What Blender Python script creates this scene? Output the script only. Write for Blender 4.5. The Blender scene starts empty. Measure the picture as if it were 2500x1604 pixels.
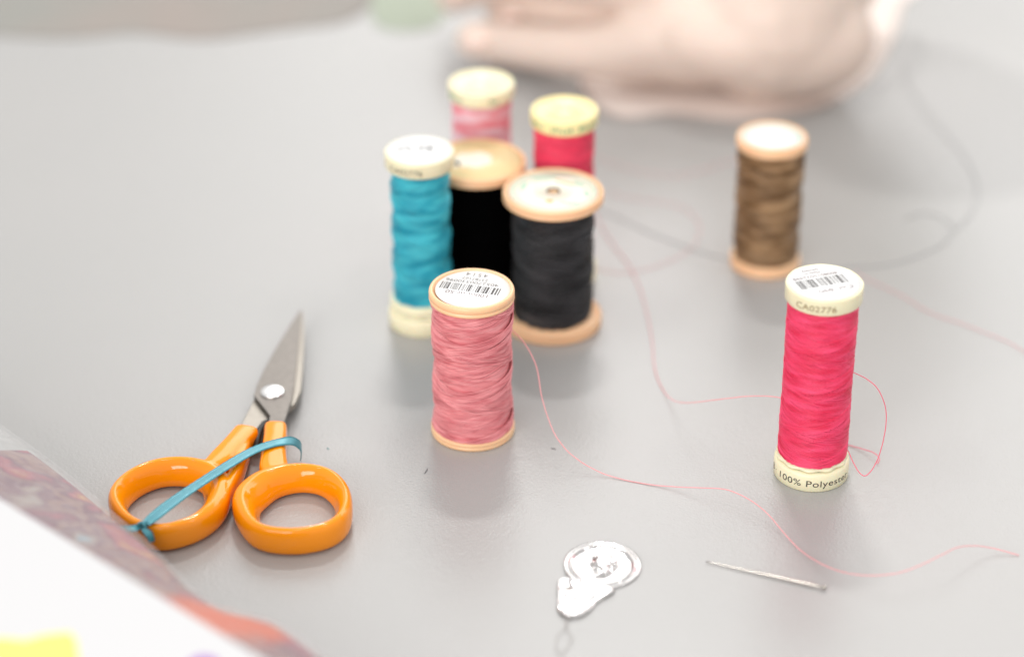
import bpy, bmesh, math, random
import numpy as np
from mathutils import Vector, Matrix, noise

S = bpy.context.scene
COL = S.collection
R = math.radians
MM = 0.001

# ------------------------------------------------------------ camera
PITCH = R(30.2)
CAM_H = 0.3596
cd = bpy.data.cameras.new('camera'); cam = bpy.data.objects.new('camera', cd); COL.objects.link(cam)
cam.location = (0, 0, CAM_H)
cam.rotation_euler = (R(90) - PITCH, 0, 0)
cd.lens = 85; cd.sensor_width = 36; cd.clip_start = 0.01; cd.clip_end = 60
cd.dof.use_dof = True; cd.dof.focus_distance = 0.638; cd.dof.aperture_fstop = 4.3
S.camera = cam

# ------------------------------------------------------------ world, lamps, exposure
w = bpy.data.worlds.new('World'); S.world = w; w.use_nodes = True
bg = w.node_tree.nodes['Background']
bg.inputs[0].default_value = (1.0, 0.985, 0.97, 1); bg.inputs[1].default_value = 0.80
S.view_settings.view_transform = 'Standard'; S.view_settings.look = 'None'
S.view_settings.exposure = 0.035; S.view_settings.gamma = 1.0


def area(name, loc, target, sx, sy, power, color=(1, 1, 1)):
    l = bpy.data.lights.new(name, 'AREA'); l.shape = 'RECTANGLE'; l.size = sx; l.size_y = sy
    l.energy = power; l.color = color
    o = bpy.data.objects.new(name, l); COL.objects.link(o)
    o.location = loc
    o.rotation_euler = (Vector(target) - Vector(loc)).to_track_quat('-Z', 'Y').to_euler()
    return o


area('ceiling_lamp', (0.0, 1.60, 1.50), (0, 0.58, 0), 0.20, 0.08, 8.5, (1, .985, .96))
for lx_ in (-1.05, 0.0, 1.05):
    area('ceiling_lamp', (lx_, 0.38, 1.75), (lx_ * .3, 0.55, 0), 0.30, 0.07, 2.0, (1, .985, .96))
area('window_light', (1.30, 3.3, 1.92), (0.2, 0.6, 0), 4.0, 1.7, 56.0, (1, .99, .98))
area('fill_light', (-0.8, -1.2, 0.85), (0, 0.58, 0), 1.4, 0.8, 27.0, (1, .985, .965))  # added fill from the camera side, brightens the front faces; no actual lamp


def at(u, v, z=0.0):
    """point at height z (mm) seen at photo pixel u, v (2500 wide), in mm"""
    f = 5902.8
    a = (u - 1250) / f; b = (802 - v) / f
    c, s = math.cos(PITCH), math.sin(PITCH)
    r = (a, c + b * s, -s + b * c)
    t = (z * MM - CAM_H) / r[2]
    return Vector((r[0] * t / MM, r[1] * t / MM, z))


# ------------------------------------------------------------ materials
def nd(nt, t, **kw):
    n = nt.nodes.new(t)
    for k, v in kw.items():
        setattr(n, k, v)
    return n


def mat(name, col, rough=0.5, metal=0.0, spec=0.5, sss=0.0, sheen=0.0, coat=0.0, var=0.0, vscale=300.0,
        bump=0.0, bscale=2000.0, col2=None, aniso=0.0):
    m = bpy.data.materials.new(name); m.use_nodes = True
    nt = m.node_tree; b = nt.nodes['Principled BSDF']
    b.inputs['Base Color'].default_value = (*col, 1)
    b.inputs['Roughness'].default_value = rough
    b.inputs['Metallic'].default_value = metal
    b.inputs['Specular IOR Level'].default_value = spec
    b.inputs['Coat Weight'].default_value = coat
    b.inputs['Coat Roughness'].default_value = 0.08
    b.inputs['Anisotropic'].default_value = aniso
    if sheen:
        b.inputs['Sheen Weight'].default_value = sheen
        b.inputs['Sheen Roughness'].default_value = 0.5
        b.inputs['Sheen Tint'].default_value = (*[min(1, c * .5 + .5) for c in col], 1)
    if sss:
        b.inputs['Subsurface Weight'].default_value = sss
        b.inputs['Subsurface Radius'].default_value = (1.0, 0.5, 0.3)
        b.inputs['Subsurface Scale'].default_value = 0.002
    tc = nd(nt, 'ShaderNodeTexCoord')
    if var or col2:
        n = nd(nt, 'ShaderNodeTexNoise'); n.inputs['Scale'].default_value = vscale
        n.inputs['Detail'].default_value = 4
        nt.links.new(tc.outputs['Object'], n.inputs['Vector'])
        mx = nd(nt, 'ShaderNodeMix', data_type='RGBA')
        c2 = col2 if col2 else tuple(c * (1 - var) for c in col)
        mx.inputs[6].default_value = (*col, 1); mx.inputs[7].default_value = (*c2, 1)
        rp = nd(nt, 'ShaderNodeMapRange'); rp.inputs[1].default_value = .35; rp.inputs[2].default_value = .65
        nt.links.new(n.outputs['Fac'], rp.inputs[0]); nt.links.new(rp.outputs[0], mx.inputs[0])
        nt.links.new(mx.outputs[2], b.inputs['Base Color'])
    if bump:
        n = nd(nt, 'ShaderNodeTexNoise'); n.inputs['Scale'].default_value = bscale
        n.inputs['Detail'].default_value = 3
        nt.links.new(tc.outputs['Object'], n.inputs['Vector'])
        bp = nd(nt, 'ShaderNodeBump'); bp.inputs['Strength'].default_value = bump
        bp.inputs['Distance'].default_value = 0.0002
        nt.links.new(n.outputs['Fac'], bp.inputs['Height']); nt.links.new(bp.outputs[0], b.inputs['Normal'])
    return m


def thread_mat(name, col, dark=None, sheen=0.1, rough=0.36, vs=120, spec=.45, var=.2, zs=3.2):  # noise bands paint satin sheen into the thread colour; variegated pink is real two-tone
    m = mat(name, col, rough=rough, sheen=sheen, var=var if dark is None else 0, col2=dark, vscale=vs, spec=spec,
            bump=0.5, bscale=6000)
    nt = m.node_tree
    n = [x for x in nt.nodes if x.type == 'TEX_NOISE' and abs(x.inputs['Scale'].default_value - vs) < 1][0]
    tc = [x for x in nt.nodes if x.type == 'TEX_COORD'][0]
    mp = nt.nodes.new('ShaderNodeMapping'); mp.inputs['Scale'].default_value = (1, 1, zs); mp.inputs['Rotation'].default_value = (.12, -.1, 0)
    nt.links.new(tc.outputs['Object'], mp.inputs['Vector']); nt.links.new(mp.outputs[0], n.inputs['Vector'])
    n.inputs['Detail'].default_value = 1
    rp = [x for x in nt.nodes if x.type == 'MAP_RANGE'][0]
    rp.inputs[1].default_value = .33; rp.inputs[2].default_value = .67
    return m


M = {}
M['peach'] = mat('peach_plastic', (.92, .57, .33), rough=.38, sss=.25, var=.06, vscale=60)
M['cream'] = mat('cream_plastic', (.86, .80, .56), rough=.36, sss=.25, var=.05, vscale=60)
M['yellow'] = mat('yellow_plastic', (.92, .80, .42), rough=.36, sss=.25, var=.05, vscale=60)
M['label'] = mat('white_paper', (.86, .86, .86), rough=.45, var=.02, vscale=500)
M['cream_label'] = mat('cream_paper', (.86, .82, .70), rough=.45, var=.04, vscale=300)
M['tan_label'] = mat('tan_paper', (.90, .68, .36), rough=.45, var=.08, vscale=200)
M['ink'] = mat('black_ink', (.035, .03, .03), rough=.5)
M['maroon_ink'] = mat('maroon_ink', (.10, .045, .05), rough=.5)
M['brown_ink'] = mat('brown_ink', (.26, .17, .06), rough=.5)
M['green_ink'] = mat('green_ink', (.10, .28, .16), rough=.5)
M['gold_ink'] = mat('gold_ink', (.65, .42, .15), rough=.5)
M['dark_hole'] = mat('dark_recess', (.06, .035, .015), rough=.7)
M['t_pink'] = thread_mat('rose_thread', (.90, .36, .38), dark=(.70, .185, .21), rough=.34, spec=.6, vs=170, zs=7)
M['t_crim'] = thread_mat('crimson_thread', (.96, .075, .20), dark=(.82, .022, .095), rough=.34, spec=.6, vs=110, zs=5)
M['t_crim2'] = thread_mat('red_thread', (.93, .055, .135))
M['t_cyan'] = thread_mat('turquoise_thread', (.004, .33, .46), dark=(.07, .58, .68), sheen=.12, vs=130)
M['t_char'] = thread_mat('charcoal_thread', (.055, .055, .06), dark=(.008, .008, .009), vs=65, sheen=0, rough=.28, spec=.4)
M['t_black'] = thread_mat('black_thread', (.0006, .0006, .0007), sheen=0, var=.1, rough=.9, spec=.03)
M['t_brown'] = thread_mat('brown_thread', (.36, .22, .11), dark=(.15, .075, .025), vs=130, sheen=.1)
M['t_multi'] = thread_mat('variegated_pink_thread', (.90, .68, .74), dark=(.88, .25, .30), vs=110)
M['loose_pink'] = mat('loose_pink_thread', (.88, .34, .36), rough=.5, sheen=.3)
M['loose_crim'] = mat('loose_crimson_thread', (.85, .10, .18), rough=.5, sheen=.3)
M['loose_grey'] = mat('loose_grey_thread', (.33, .33, .34), rough=.6)
M['orange'] = mat('orange_plastic', (.97, .305, .003), rough=.075, spec=.5, coat=0, bump=.01, bscale=120)
M['steel'] = mat('brushed_steel', (.20, .182, .165), rough=.34, metal=1, var=.12, vscale=500, bump=.05, bscale=900)
M['steel_inner'] = mat('ground_steel', (.36, .33, .29), rough=.42, metal=1, var=.08, vscale=500)
M['bright'] = mat('polished_rivet', (.95, .95, .95), rough=.22, metal=1)
M['black_rubber'] = mat('black_rubber', (.01, .01, .01), rough=.5)
M['alu'] = mat('embossed_aluminium', (.62, .605, .60), rough=.15, metal=1, bump=.06, bscale=1200)
M['wire'] = mat('fine_steel_wire', (.35, .32, .30), rough=.4, metal=.6)
M['pin'] = mat('pin_steel', (.50, .47, .43), rough=.25, metal=1)


def table_mat():
    m = bpy.data.materials.new('grey_laminate'); m.use_nodes = True
    nt = m.node_tree; b = nt.nodes['Principled BSDF']
    tc = nd(nt, 'ShaderNodeTexCoord')
    n1 = nd(nt, 'ShaderNodeTexNoise'); n1.inputs['Scale'].default_value = 1500; n1.inputs['Detail'].default_value = 3
    n2 = nd(nt, 'ShaderNodeTexNoise'); n2.inputs['Scale'].default_value = 9; n2.inputs['Detail'].default_value = 3
    for n in (n1, n2):
        nt.links.new(tc.outputs['Object'], n.inputs['Vector'])
    mx = nd(nt, 'ShaderNodeMix', data_type='RGBA')
    mx.inputs[6].default_value = (.365, .365, .358, 1); mx.inputs[7].default_value = (.395, .385, .378, 1)
    nt.links.new(n2.outputs['Fac'], mx.inputs[0]); nt.links.new(mx.outputs[2], b.inputs['Base Color'])
    b.inputs['Roughness'].default_value = .26
    b.inputs['Specular IOR Level'].default_value = .55
    bp = nd(nt, 'ShaderNodeBump'); bp.inputs['Strength'].default_value = .8; bp.inputs['Distance'].default_value = .00012
    nt.links.new(n1.outputs['Fac'], bp.inputs['Height']); nt.links.new(bp.outputs[0], b.inputs['Normal'])
    return m


M['table'] = table_mat()
M['edge'] = mat('grey_edge_band', (.30, .30, .29), rough=.5)
M['leg'] = mat('painted_steel_leg', (.35, .36, .36), rough=.4)
M['floor'] = mat('grey_green_linoleum', (.33, .34, .30), rough=.6, col2=(.40, .33, .28), vscale=2.2)


def skin_mat():
    m = mat('skin', (.79, .64, .555), rough=.5, sss=.3, var=.12, vscale=40, bump=.2, bscale=600)
    return m


M['skin'] = skin_mat()
M['nail'] = mat('fingernail', (.88, .66, .58), rough=.25)
M['sleeve'] = mat('pale_sleeve', (.72, .62, .50), rough=.8, var=.1, vscale=60)


# ------------------------------------------------------------ object helpers
def mesh(name, verts, faces, material=None, parent=None, smooth=True, scale=MM):
    me = bpy.data.meshes.new(name)
    v = np.asarray(verts, dtype=np.float64) * scale
    me.from_pydata(v.tolist(), [], [tuple(int(i) for i in f) for f in faces])
    me.update()
    if smooth:
        me.shade_smooth()
    if material:
        me.materials.append(material)
    o = bpy.data.objects.new(name, me); COL.objects.link(o)
    if parent:
        o.parent = parent
    return o


def thing(name, label, cat, loc=(0, 0, 0), group=None, rz=0):
    o = bpy.data.objects.new(name, None); COL.objects.link(o)
    o.empty_display_size = .01
    o.location = Vector(loc) * MM; o.rotation_euler.z = rz
    return tag(o, label, cat, group)


def tag(o, label, cat, group=None):
    o['label'] = label; o['category'] = cat
    if group:
        o['group'] = group
    return o


def lathe(prof, seg=96, rmod=None):
    """prof: (r, z) list in mm; closed at r == 0"""
    V, F, rings = [], [], []
    for r, z in prof:
        if r < 1e-6:
            rings.append([len(V)]); V.append((0, 0, z))
        else:
            s = len(V)
            for k in range(seg):
                t = 2 * math.pi * k / seg
                rr = r + (rmod(t, r, z) if rmod else 0)
                V.append((rr * math.cos(t), rr * math.sin(t), z))
            rings.append(list(range(s, s + seg)))
    for a, b in zip(rings, rings[1:]):
        for k in range(seg):
            k2 = (k + 1) % seg
            if len(a) == 1 and len(b) == 1:
                continue
            if len(a) == 1:
                F.append((a[0], b[k2], b[k]))
            elif len(b) == 1:
                F.append((a[k], a[k2], b[0]))
            else:
                F.append((a[k], a[k2], b[k2], b[k]))
    return V, F


def tube(pts, rad, sides=8, closed=False, cap=True):
    """pts Nx3 (mm), rad scalar or list"""
    P = np.asarray([tuple(p) for p in pts], float); n = len(P)
    rad = np.full(n, rad) if np.isscalar(rad) else np.asarray(rad, float)
    if closed:
        T = np.roll(P, -1, 0) - np.roll(P, 1, 0)
    else:
        T = np.gradient(P, axis=0)
    T /= np.linalg.norm(T, axis=1)[:, None] + 1e-12
    up = np.array([0, 0, 1.0])
    A = np.cross(T, up); ln = np.linalg.norm(A, axis=1)
    A[ln < .05] = (1, 0, 0); A /= np.linalg.norm(A, axis=1)[:, None]
    B = np.cross(A, T)
    ph = 2 * math.pi * np.arange(sides) / sides
    V = (P[:, None, :] + rad[:, None, None] * (np.cos(ph)[None, :, None] * A[:, None, :] + np.sin(ph)[None, :, None] * B[:, None, :])).reshape(-1, 3)
    F = []
    m = n if closed else n - 1
    for i in range(m):
        j = (i + 1) % n
        for k in range(sides):
            k2 = (k + 1) % sides
            F.append((i * sides + k, j * sides + k, j * sides + k2, i * sides + k2))
    if cap and not closed:
        F.append(tuple(range(sides))); F.append(tuple(reversed(range((n - 1) * sides, n * sides))))
    return V, F


def spline(pts, n=12, closed=False):
    P = [Vector(p) for p in pts]; out = []
    m = len(P)
    rng = range(m) if closed else range(m - 1)
    for i in rng:
        if closed:
            a, b, c, d = P[(i - 1) % m], P[i], P[(i + 1) % m], P[(i + 2) % m]
        else:
            a, b, c, d = P[max(i - 1, 0)], P[i], P[i + 1], P[min(i + 2, m - 1)]
        for k in range(n):
            t = k / n
            out.append(.5 * ((2 * b) + (c - a) * t + (2 * a - 5 * b + 4 * c - d) * t * t + (3 * b - a - 3 * c + d) * t ** 3))
    if not closed:
        out.append(P[-1])
    return out


def join(parts):
    V, F = [], []
    for v, f in parts:
        o = len(V); V.extend([tuple(x) for x in v]); F.extend([tuple(i + o for i in q) for q in f])
    return V, F


def remeshed(name, V, F, voxel, material, parent, smooth_iter=6, fac=.5):
    me = bpy.data.meshes.new(name + '_raw')
    me.from_pydata((np.asarray(V, float) * MM).tolist(), [], [tuple(int(i) for i in f) for f in F]); me.update()
    o = bpy.data.objects.new(name + '_raw', me); COL.objects.link(o)
    r = o.modifiers.new('r', 'REMESH'); r.mode = 'VOXEL'; r.voxel_size = voxel * MM; r.use_smooth_shade = True
    s = o.modifiers.new('s', 'SMOOTH'); s.iterations = smooth_iter; s.factor = fac
    dg = bpy.context.evaluated_depsgraph_get(); dg.update()
    nm = bpy.data.meshes.new_from_object(o.evaluated_get(dg))
    bpy.data.objects.remove(o)
    nm.name = name; nm.shade_smooth(); nm.materials.clear(); nm.materials.append(material)
    q = bpy.data.objects.new(name, nm); COL.objects.link(q)
    if parent:
        q.parent = parent
    return q


# ------------------------------------------------------------ lettering
def glyphs(s, width=None, height=None, spacing=1.0):
    cu = bpy.data.curves.new('tx', 'FONT'); cu.body = s; cu.size = 1; cu.resolution_u = 4; cu.space_character = spacing
    o = bpy.data.objects.new('tx', cu); COL.objects.link(o)
    dg = bpy.context.evaluated_depsgraph_get(); dg.update()
    me = bpy.data.meshes.new_from_object(o.evaluated_get(dg))
    V = np.array([v.co[:] for v in me.vertices]); F = [tuple(p.vertices) for p in me.polygons]
    bpy.data.objects.remove(o); bpy.data.meshes.remove(me); bpy.data.curves.remove(cu)
    # split long edges so that the letters can follow a curve
    mn, mx = V.min(0), V.max(0)
    sx = width / (mx[0] - mn[0]) if width else None
    sy = height / .73 if height else sx
    if sx is None:
        sx = sy
    V[:, 0] = (V[:, 0] - (mn[0] + mx[0]) / 2) * sx
    V[:, 1] = (V[:, 1] - .365) * sy
    return V, F


def flat_text(items, rot, z, cx=0, cy=0):
    c, s = math.cos(rot), math.sin(rot); parts = []
    for V, F in items:
        X = V[:, 0] * c - V[:, 1] * s + cx; Y = V[:, 0] * s + V[:, 1] * c + cy
        parts.append((np.stack([X, Y, np.full(len(X), z)], 1), F))
    return join(parts)


def off(VF, x, y):
    V, F = VF; V = V.copy(); V[:, 0] += x; V[:, 1] += y
    return V, F


def ring_text(VF, r, z, ang0):
    V, F = VF
    bm = bmesh.new()
    vs = [bm.verts.new((x, y, 0)) for x, y in V[:, :2]]
    for f in F:
        try:
            bm.faces.new([vs[i] for i in f])
        except ValueError:
            pass
    bmesh.ops.triangulate(bm, faces=bm.faces[:])
    for _ in range(2):
        bmesh.ops.subdivide_edges(bm, edges=[e for e in bm.edges if abs(e.verts[0].co.x - e.verts[1].co.x) > .5], cuts=1)
        bmesh.ops.triangulate(bm, faces=bm.faces[:])
    bm.verts.index_update()
    out = []
    for v in bm.verts:
        t = ang0 + v.co.x / r
        out.append((r * math.cos(t), r * math.sin(t), z + v.co.y))
    F2 = [tuple(v.index for v in f.verts) for f in bm.faces]
    bm.free()
    return out, F2


def barcode(width, height, seed, n=59):
    rnd = random.Random(seed); x = -width / 2; u = width / 95
    V, F = [], []
    while x < width / 2 - u:
        bw = u * rnd.choice([1, 1, 1, 2, 2, 3, 4]) * .92
        b = len(V)
        V += [(x, -height / 2, 0), (x + bw, -height / 2, 0), (x + bw, height / 2, 0), (x, height / 2, 0)]
        F.append((b, b + 1, b + 2, b + 3))
        x += bw + u * rnd.choice([1, 1, 2, 2, 3])
    return np.array(V), F


# ------------------------------------------------------------ wound thread
def winding(Rf, z0, z1, pitch, passes, tr, seg=48, growth=.012, seed=1, cover=1.2, sides=5, group=(4, 10), r_in=.25, step=.05):
    """thread laid down pass after pass, climbing and descending, as on a cross-wound spool"""
    rnd = random.Random(seed); w = 2 * tr * cover
    pts_t, pts_z, pts_g, offs = [], [], [], []
    gg = 0.0
    ph = [rnd.random() * pitch, rnd.random() * pitch]; left = [0, 0]
    turns = (z1 - z0) / pitch
    th = 0.0
    d, leftn = 0, 0
    for k in range(passes):
        if leftn <= 0:
            d = 1 - d; ph[d] = rnd.random() * pitch; leftn = rnd.randint(*group); gg += step
            p1, p2 = rnd.random() * 6, rnd.random() * 6
            wobf = lambda a, p1=p1, p2=p2: .22 * np.sin((a % 6.2832) + p1) + .08 * np.sin(2 * a + p2)
            wj = w * rnd.uniform(.9, 1.25)
        ph[d] += wj * (rnd.uniform(.92, 1.15) if rnd.random() < .72 else rnd.uniform(1.4, 2.1)); leftn -= 1; gg += growth; jit = rnd.uniform(-1, 1) * tr * .38
        n = int(turns * seg)
        t = np.linspace(0, turns, n)
        zz = z0 + (z1 - z0) * t / turns
        if d:
            zz = z1 - (zz - z0)
        # start angle so that the pass runs through height offset ph
        a0 = 2 * math.pi * ph[d] / pitch * (1 if d else -1)
        a = a0 + 2 * math.pi * t
        wob_b = wobf(a)
        wob = .10 * np.sin(a * .37 + rnd.random() * 6) + .06 * np.sin(a * 1.7 + rnd.random() * 6)
        zz = np.clip(zz + wob_b + .3 * wob, z0, z1)
        pts_t.append(a); pts_z.append(zz); pts_g.append(np.full(n, gg + jit))
        offs.append(n)
    V, F = [], []
    base = 0
    ph5 = 2 * math.pi * np.arange(sides) / sides
    Vs, Fs = [], []
    for a, zz, g in zip(pts_t, pts_z, pts_g):
        r = np.interp(zz, [q[0] for q in Rf], [q[1] for q in Rf]) - gg + g
        rr = r[:, None] + tr * np.cos(ph5)[None, :]
        zc = zz[:, None] + tr * np.sin(ph5)[None, :]
        X = rr * np.cos(a)[:, None]; Y = rr * np.sin(a)[:, None]
        Vs.append(np.stack([X, Y, zc], 2).reshape(-1, 3))
        n = len(a)
        i = np.arange(n - 1)[:, None] * sides; k = np.arange(sides)[None, :]; k2 = (k + 1) % sides
        q = np.stack([i + k, i + k2, i + sides + k2, i + sides + k], 2).reshape(-1, 4) + base
        Fs.append(q); base += n * sides
    V = np.concatenate(Vs); Q = np.concatenate(Fs)
    return V, Q, gg


def fast_mesh(name, V, Q, material, parent):
    me = bpy.data.meshes.new(name)
    me.vertices.add(len(V)); me.vertices.foreach_set('co', (V * MM).astype(np.float32).ravel())
    nq = len(Q)
    me.loops.add(nq * 4); me.loops.foreach_set('vertex_index', Q.astype(np.int32).ravel())
    me.polygons.add(nq); me.polygons.foreach_set('loop_start', np.arange(0, nq * 4, 4, dtype=np.int32))
    me.update(calc_edges=True); me.shade_smooth(); me.materials.append(material)
    o = bpy.data.objects.new(name, me); COL.objects.link(o); o.parent = parent
    return o


def core_and_thread(root, Rf, z0, z1, tm, pitch=9, passes=100, tr=.13, seed=1, seg=48, growth=.012, sides=5, cover=1.2, group=(4, 10), step=.05):
    V, Q, gg = winding(Rf, z0, z1, pitch, passes, tr, seg, growth, seed, cover, sides, group, .25, step)
    # closed body of thread below the top layers
    prof = [(0, z0)] + [(r - min(gg * .5, 1.0) - .05, z) for z, r in Rf] + [(0, z1)]
    bv, bf = lathe(prof, 72)
    bq = [q if len(q) == 4 else (q[0], q[1], q[2], q[2]) for q in bf]
    tri = [f for f in bf if len(f) == 3]; quad = [f for f in bf if len(f) == 4]
    Q2 = np.array(quad) + len(V)
    Va = np.concatenate([V, np.array(bv)])
    return fast_mesh('wound_thread', Va, np.concatenate([Q, Q2]), tm, root)


# ------------------------------------------------------------ the setting
fl = mesh('floor', [(-3000, -1500, -745), (3000, -1500, -745), (3000, 6000, -745), (-3000, 6000, -745)], [(0, 1, 2, 3)], M['floor'], smooth=False)
fl['kind'] = 'structure'

TABLE_Y1 = 980
tb = thing('work_table', 'large grey work table the spools and scissors stand on', 'table', (0, 300, -745))


def box(x0, x1, y0, y1, z0, z1, bev=0.0, segs=2):
    bm = bmesh.new()
    bmesh.ops.create_cube(bm, size=1)
    for v in bm.verts:
        v.co = Vector((x0 if v.co.x < 0 else x1, y0 if v.co.y < 0 else y1, z0 if v.co.z < 0 else z1))
    if bev:
        bmesh.ops.bevel(bm, geom=bm.edges[:], offset=bev, segments=segs, affect='EDGES', profile=.5)
    bm.verts.index_update()
    V = [v.co[:] for v in bm.verts]; F = [tuple(v.index for v in f.verts) for f in bm.faces]; bm.free()
    return V, F


V, F = box(-900, 900, -720, TABLE_Y1 - 300, 722, 745, 1.2)
mesh('tabletop', V, F, M['table'], tb, smooth=False)
V, F = box(-902, 902, TABLE_Y1 - 299.5, TABLE_Y1 - 298, 723, 743.5, .4)
mesh('edge_band', V, F, M['edge'], tb, smooth=False)
for x in (-850, 820):
    for y in (-690, TABLE_Y1 - 360):
        V, F = box(x, x + 40, y, y + 40, 0, 722, 3)
        mesh('leg', V, F, M['leg'], tb, smooth=False)

# ------------------------------------------------------------ spools, first kind: peach plastic, cylindrical
GR = 'spools of thread standing on the table'


def peach_spool(label, loc, Rfl, H, tm, body, lab='label', seed=1, focus=False, rim=3.2, base=2.4, passes=60, tr=.2, pitch=14, seg=40, growth=.001, step=.10, cover=1.15, group=(4, 9)):
    t = thing('thread_spool', label, 'thread spool', loc, GR)
    q = rim / 3.2
    top = [(0, H - .9), (Rfl - 1.25, H - .9), (Rfl - 1.15, H - .3), (Rfl - .95, H - .05), (Rfl - .65, H), (Rfl - .3, H - .15), (Rfl - .08, H - .55 * q),
           (Rfl, H - 1.0 * q), (Rfl - .02, H - 1.75 * q), (Rfl - .28, H - 1.95 * q), (Rfl - .28, H - 2.05 * q), (Rfl - .03, H - 2.25 * q), (Rfl, H - 2.6 * q),
           (Rfl - .1, H - 3.0 * q), (Rfl - .5, H - rim), (3, H - rim - .1), (0, H - rim - .1)]
    V, F = lathe(top[::-1], 128); mesh('flange', V, F, M['peach'], t)
    b = base
    bot = [(0, 0), (Rfl - .6, 0), (Rfl - .15, .15), (Rfl, .55), (Rfl, b * .42), (Rfl - .25, b * .5), (Rfl - .25, b * .54), (Rfl, b * .62), (Rfl, b * .85), (Rfl - .3, b), (3, b), (0, b)]
    V, F = lathe(bot, 128); mesh('flange', V, F, M['peach'], t)
    core_and_thread(t, body, b + .15, H - rim - .15, tm, pitch=pitch, passes=passes, tr=tr, seed=seed, seg=seg, growth=growth, group=group, step=step, cover=cover)
    return t


def disc(r, z, cx=0, cy=0, hole=0, thick=.12):
    if hole:
        V, F = lathe([(hole, z - thick), (r, z - thick), (r, z), (hole, z), (hole, z - thick)], 80)
    else:
        V, F = lathe([(0, z - thick), (r, z - thick), (r, z), (0, z)], 80)
    return [(x + cx, y + cy, zz) for x, y, zz in V], F


# rose spool in front
H = 44.8
p = at(1153, 1049)
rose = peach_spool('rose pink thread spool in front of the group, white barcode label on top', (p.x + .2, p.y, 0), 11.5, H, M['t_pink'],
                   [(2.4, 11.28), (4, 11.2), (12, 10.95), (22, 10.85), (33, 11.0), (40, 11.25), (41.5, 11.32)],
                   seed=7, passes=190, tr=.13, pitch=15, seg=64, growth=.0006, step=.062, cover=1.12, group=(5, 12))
lx, ly = .35, .1
V, F = disc(10.1, H - .45, lx, ly); lb = mesh('paper_label', V, F, M['label'], rose)
ro = R(165); zt = H - .43
V, F = flat_text([off(glyphs('100m-nr.50', 11.6, 1.75), 1.0, 2.9)], ro, zt, lx, ly); mesh('lettering', V, F, M['maroon_ink'], lb, False)
V, F = flat_text([off(barcode(16.2, 3.7, 5), .8, -.3)], ro, zt, lx, ly); mesh('barcode', V, F, M['ink'], lb, False)
V, F = flat_text([off(glyphs('4052700330096', 14.6, 1.5), 1.2, -3.4), off(glyphs('23787107', 7.2, 1.35), .9, -5.35), off(glyphs('4514', 6.0, 1.9, 1.3), 1.0, -7.7)], ro, zt, lx, ly)
mesh('lettering', V, F, M['ink'], lb, False)

# brown spool at the right, behind
p = at(1867, 643)
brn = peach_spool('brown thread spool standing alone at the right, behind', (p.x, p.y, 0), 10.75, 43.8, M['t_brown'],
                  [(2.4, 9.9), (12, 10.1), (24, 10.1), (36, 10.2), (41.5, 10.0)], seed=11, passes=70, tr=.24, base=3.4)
V, F = disc(9.5, 43.8 - .45); lb = mesh('paper_label', V, F, M['label'], brn)
V, F = disc(8.6, 43.8 - .42, hole=7.9, thick=.01)
mesh('printed_ring', V, F, mat('pale_green_ink', (.36, .58, .44), rough=.5), lb, False)
M['pale_green'] = bpy.data.materials['pale_green_ink']

# two big spools: charcoal and black
BODY_B = [(3.6, 11.6), (8, 12.0), (20, 11.9), (32, 11.95), (40.5, 11.7)]


def blob_print(parent, z, items, material, name='printed_emblem'):
    rnd = random.Random(3); parts = []
    for x, y, a, b, rot in items:
        n = 22; V = []
        for k in range(n):
            t = 2 * math.pi * k / n; s = 1 + .14 * rnd.uniform(-1, 1)
            xx = a * s * math.cos(t); yy = b * s * math.sin(t)
            V.append((x + xx * math.cos(rot) - yy * math.sin(rot), y + xx * math.sin(rot) + yy * math.cos(rot), z))
        parts.append((V, [tuple(range(n))]))
    V, F = join(parts)
    return mesh(name, V, F, material, parent, False)


p = at(1348, 785)
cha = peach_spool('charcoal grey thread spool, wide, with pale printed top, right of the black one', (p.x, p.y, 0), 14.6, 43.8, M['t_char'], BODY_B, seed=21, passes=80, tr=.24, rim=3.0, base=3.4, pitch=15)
V, F = disc(13.0, 43.8 - .45, hole=1.7); lb = mesh('paper_label', V, F, M['cream_label'], cha)
V, F = disc(11.9, 43.8 - .42, hole=11.4, thick=.01); mesh('printed_ring', V, F, M['pale_green'], lb, False)
blob_print(lb, 43.8 - .42, [(4.5, -7.5, 3, .8, -.1), (-8.5, 3.0, .8, 2.6, -.3), (7.5, 4.5, 2.2, .8, -.7), (-2.5, 8.2, 4, .9, .1), (9.5, -1.5, .7, 2.0, .2)], M['pale_green'])
blob_print(lb, 43.8 - .42, [(-1.2, -6.4, 1.2, 1.1, 0), (3.5, 5.4, 3.4, .5, -.5)], M['gold_ink'], 'printed_spot')
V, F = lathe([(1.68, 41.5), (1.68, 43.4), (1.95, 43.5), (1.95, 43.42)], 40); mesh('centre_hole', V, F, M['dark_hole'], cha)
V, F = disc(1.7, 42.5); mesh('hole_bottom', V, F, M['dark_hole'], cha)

p = at(1166, 389, 43.8)
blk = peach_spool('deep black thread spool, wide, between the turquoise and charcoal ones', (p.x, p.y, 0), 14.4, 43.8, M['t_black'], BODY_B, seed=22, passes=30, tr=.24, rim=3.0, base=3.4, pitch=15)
V, F = disc(12.9, 43.8 - .45); lb = mesh('paper_label', V, F, M['tan_label'], blk)
for r in (11.6, 9.6):
    V, F = disc(r, 43.8 - .42, hole=r - .45, thick=.01); mesh('printed_ring', V, F, mat('pale_olive_ink', (.72, .66, .36), rough=.5), lb, False)
blob_print(lb, 43.8 - .41, [(-1.5, .5, 6.2, 5.0, .2), (-8.2, -2.8, 3.3, 2.4, .4)], M['cream_label'], 'white_centre')


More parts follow.
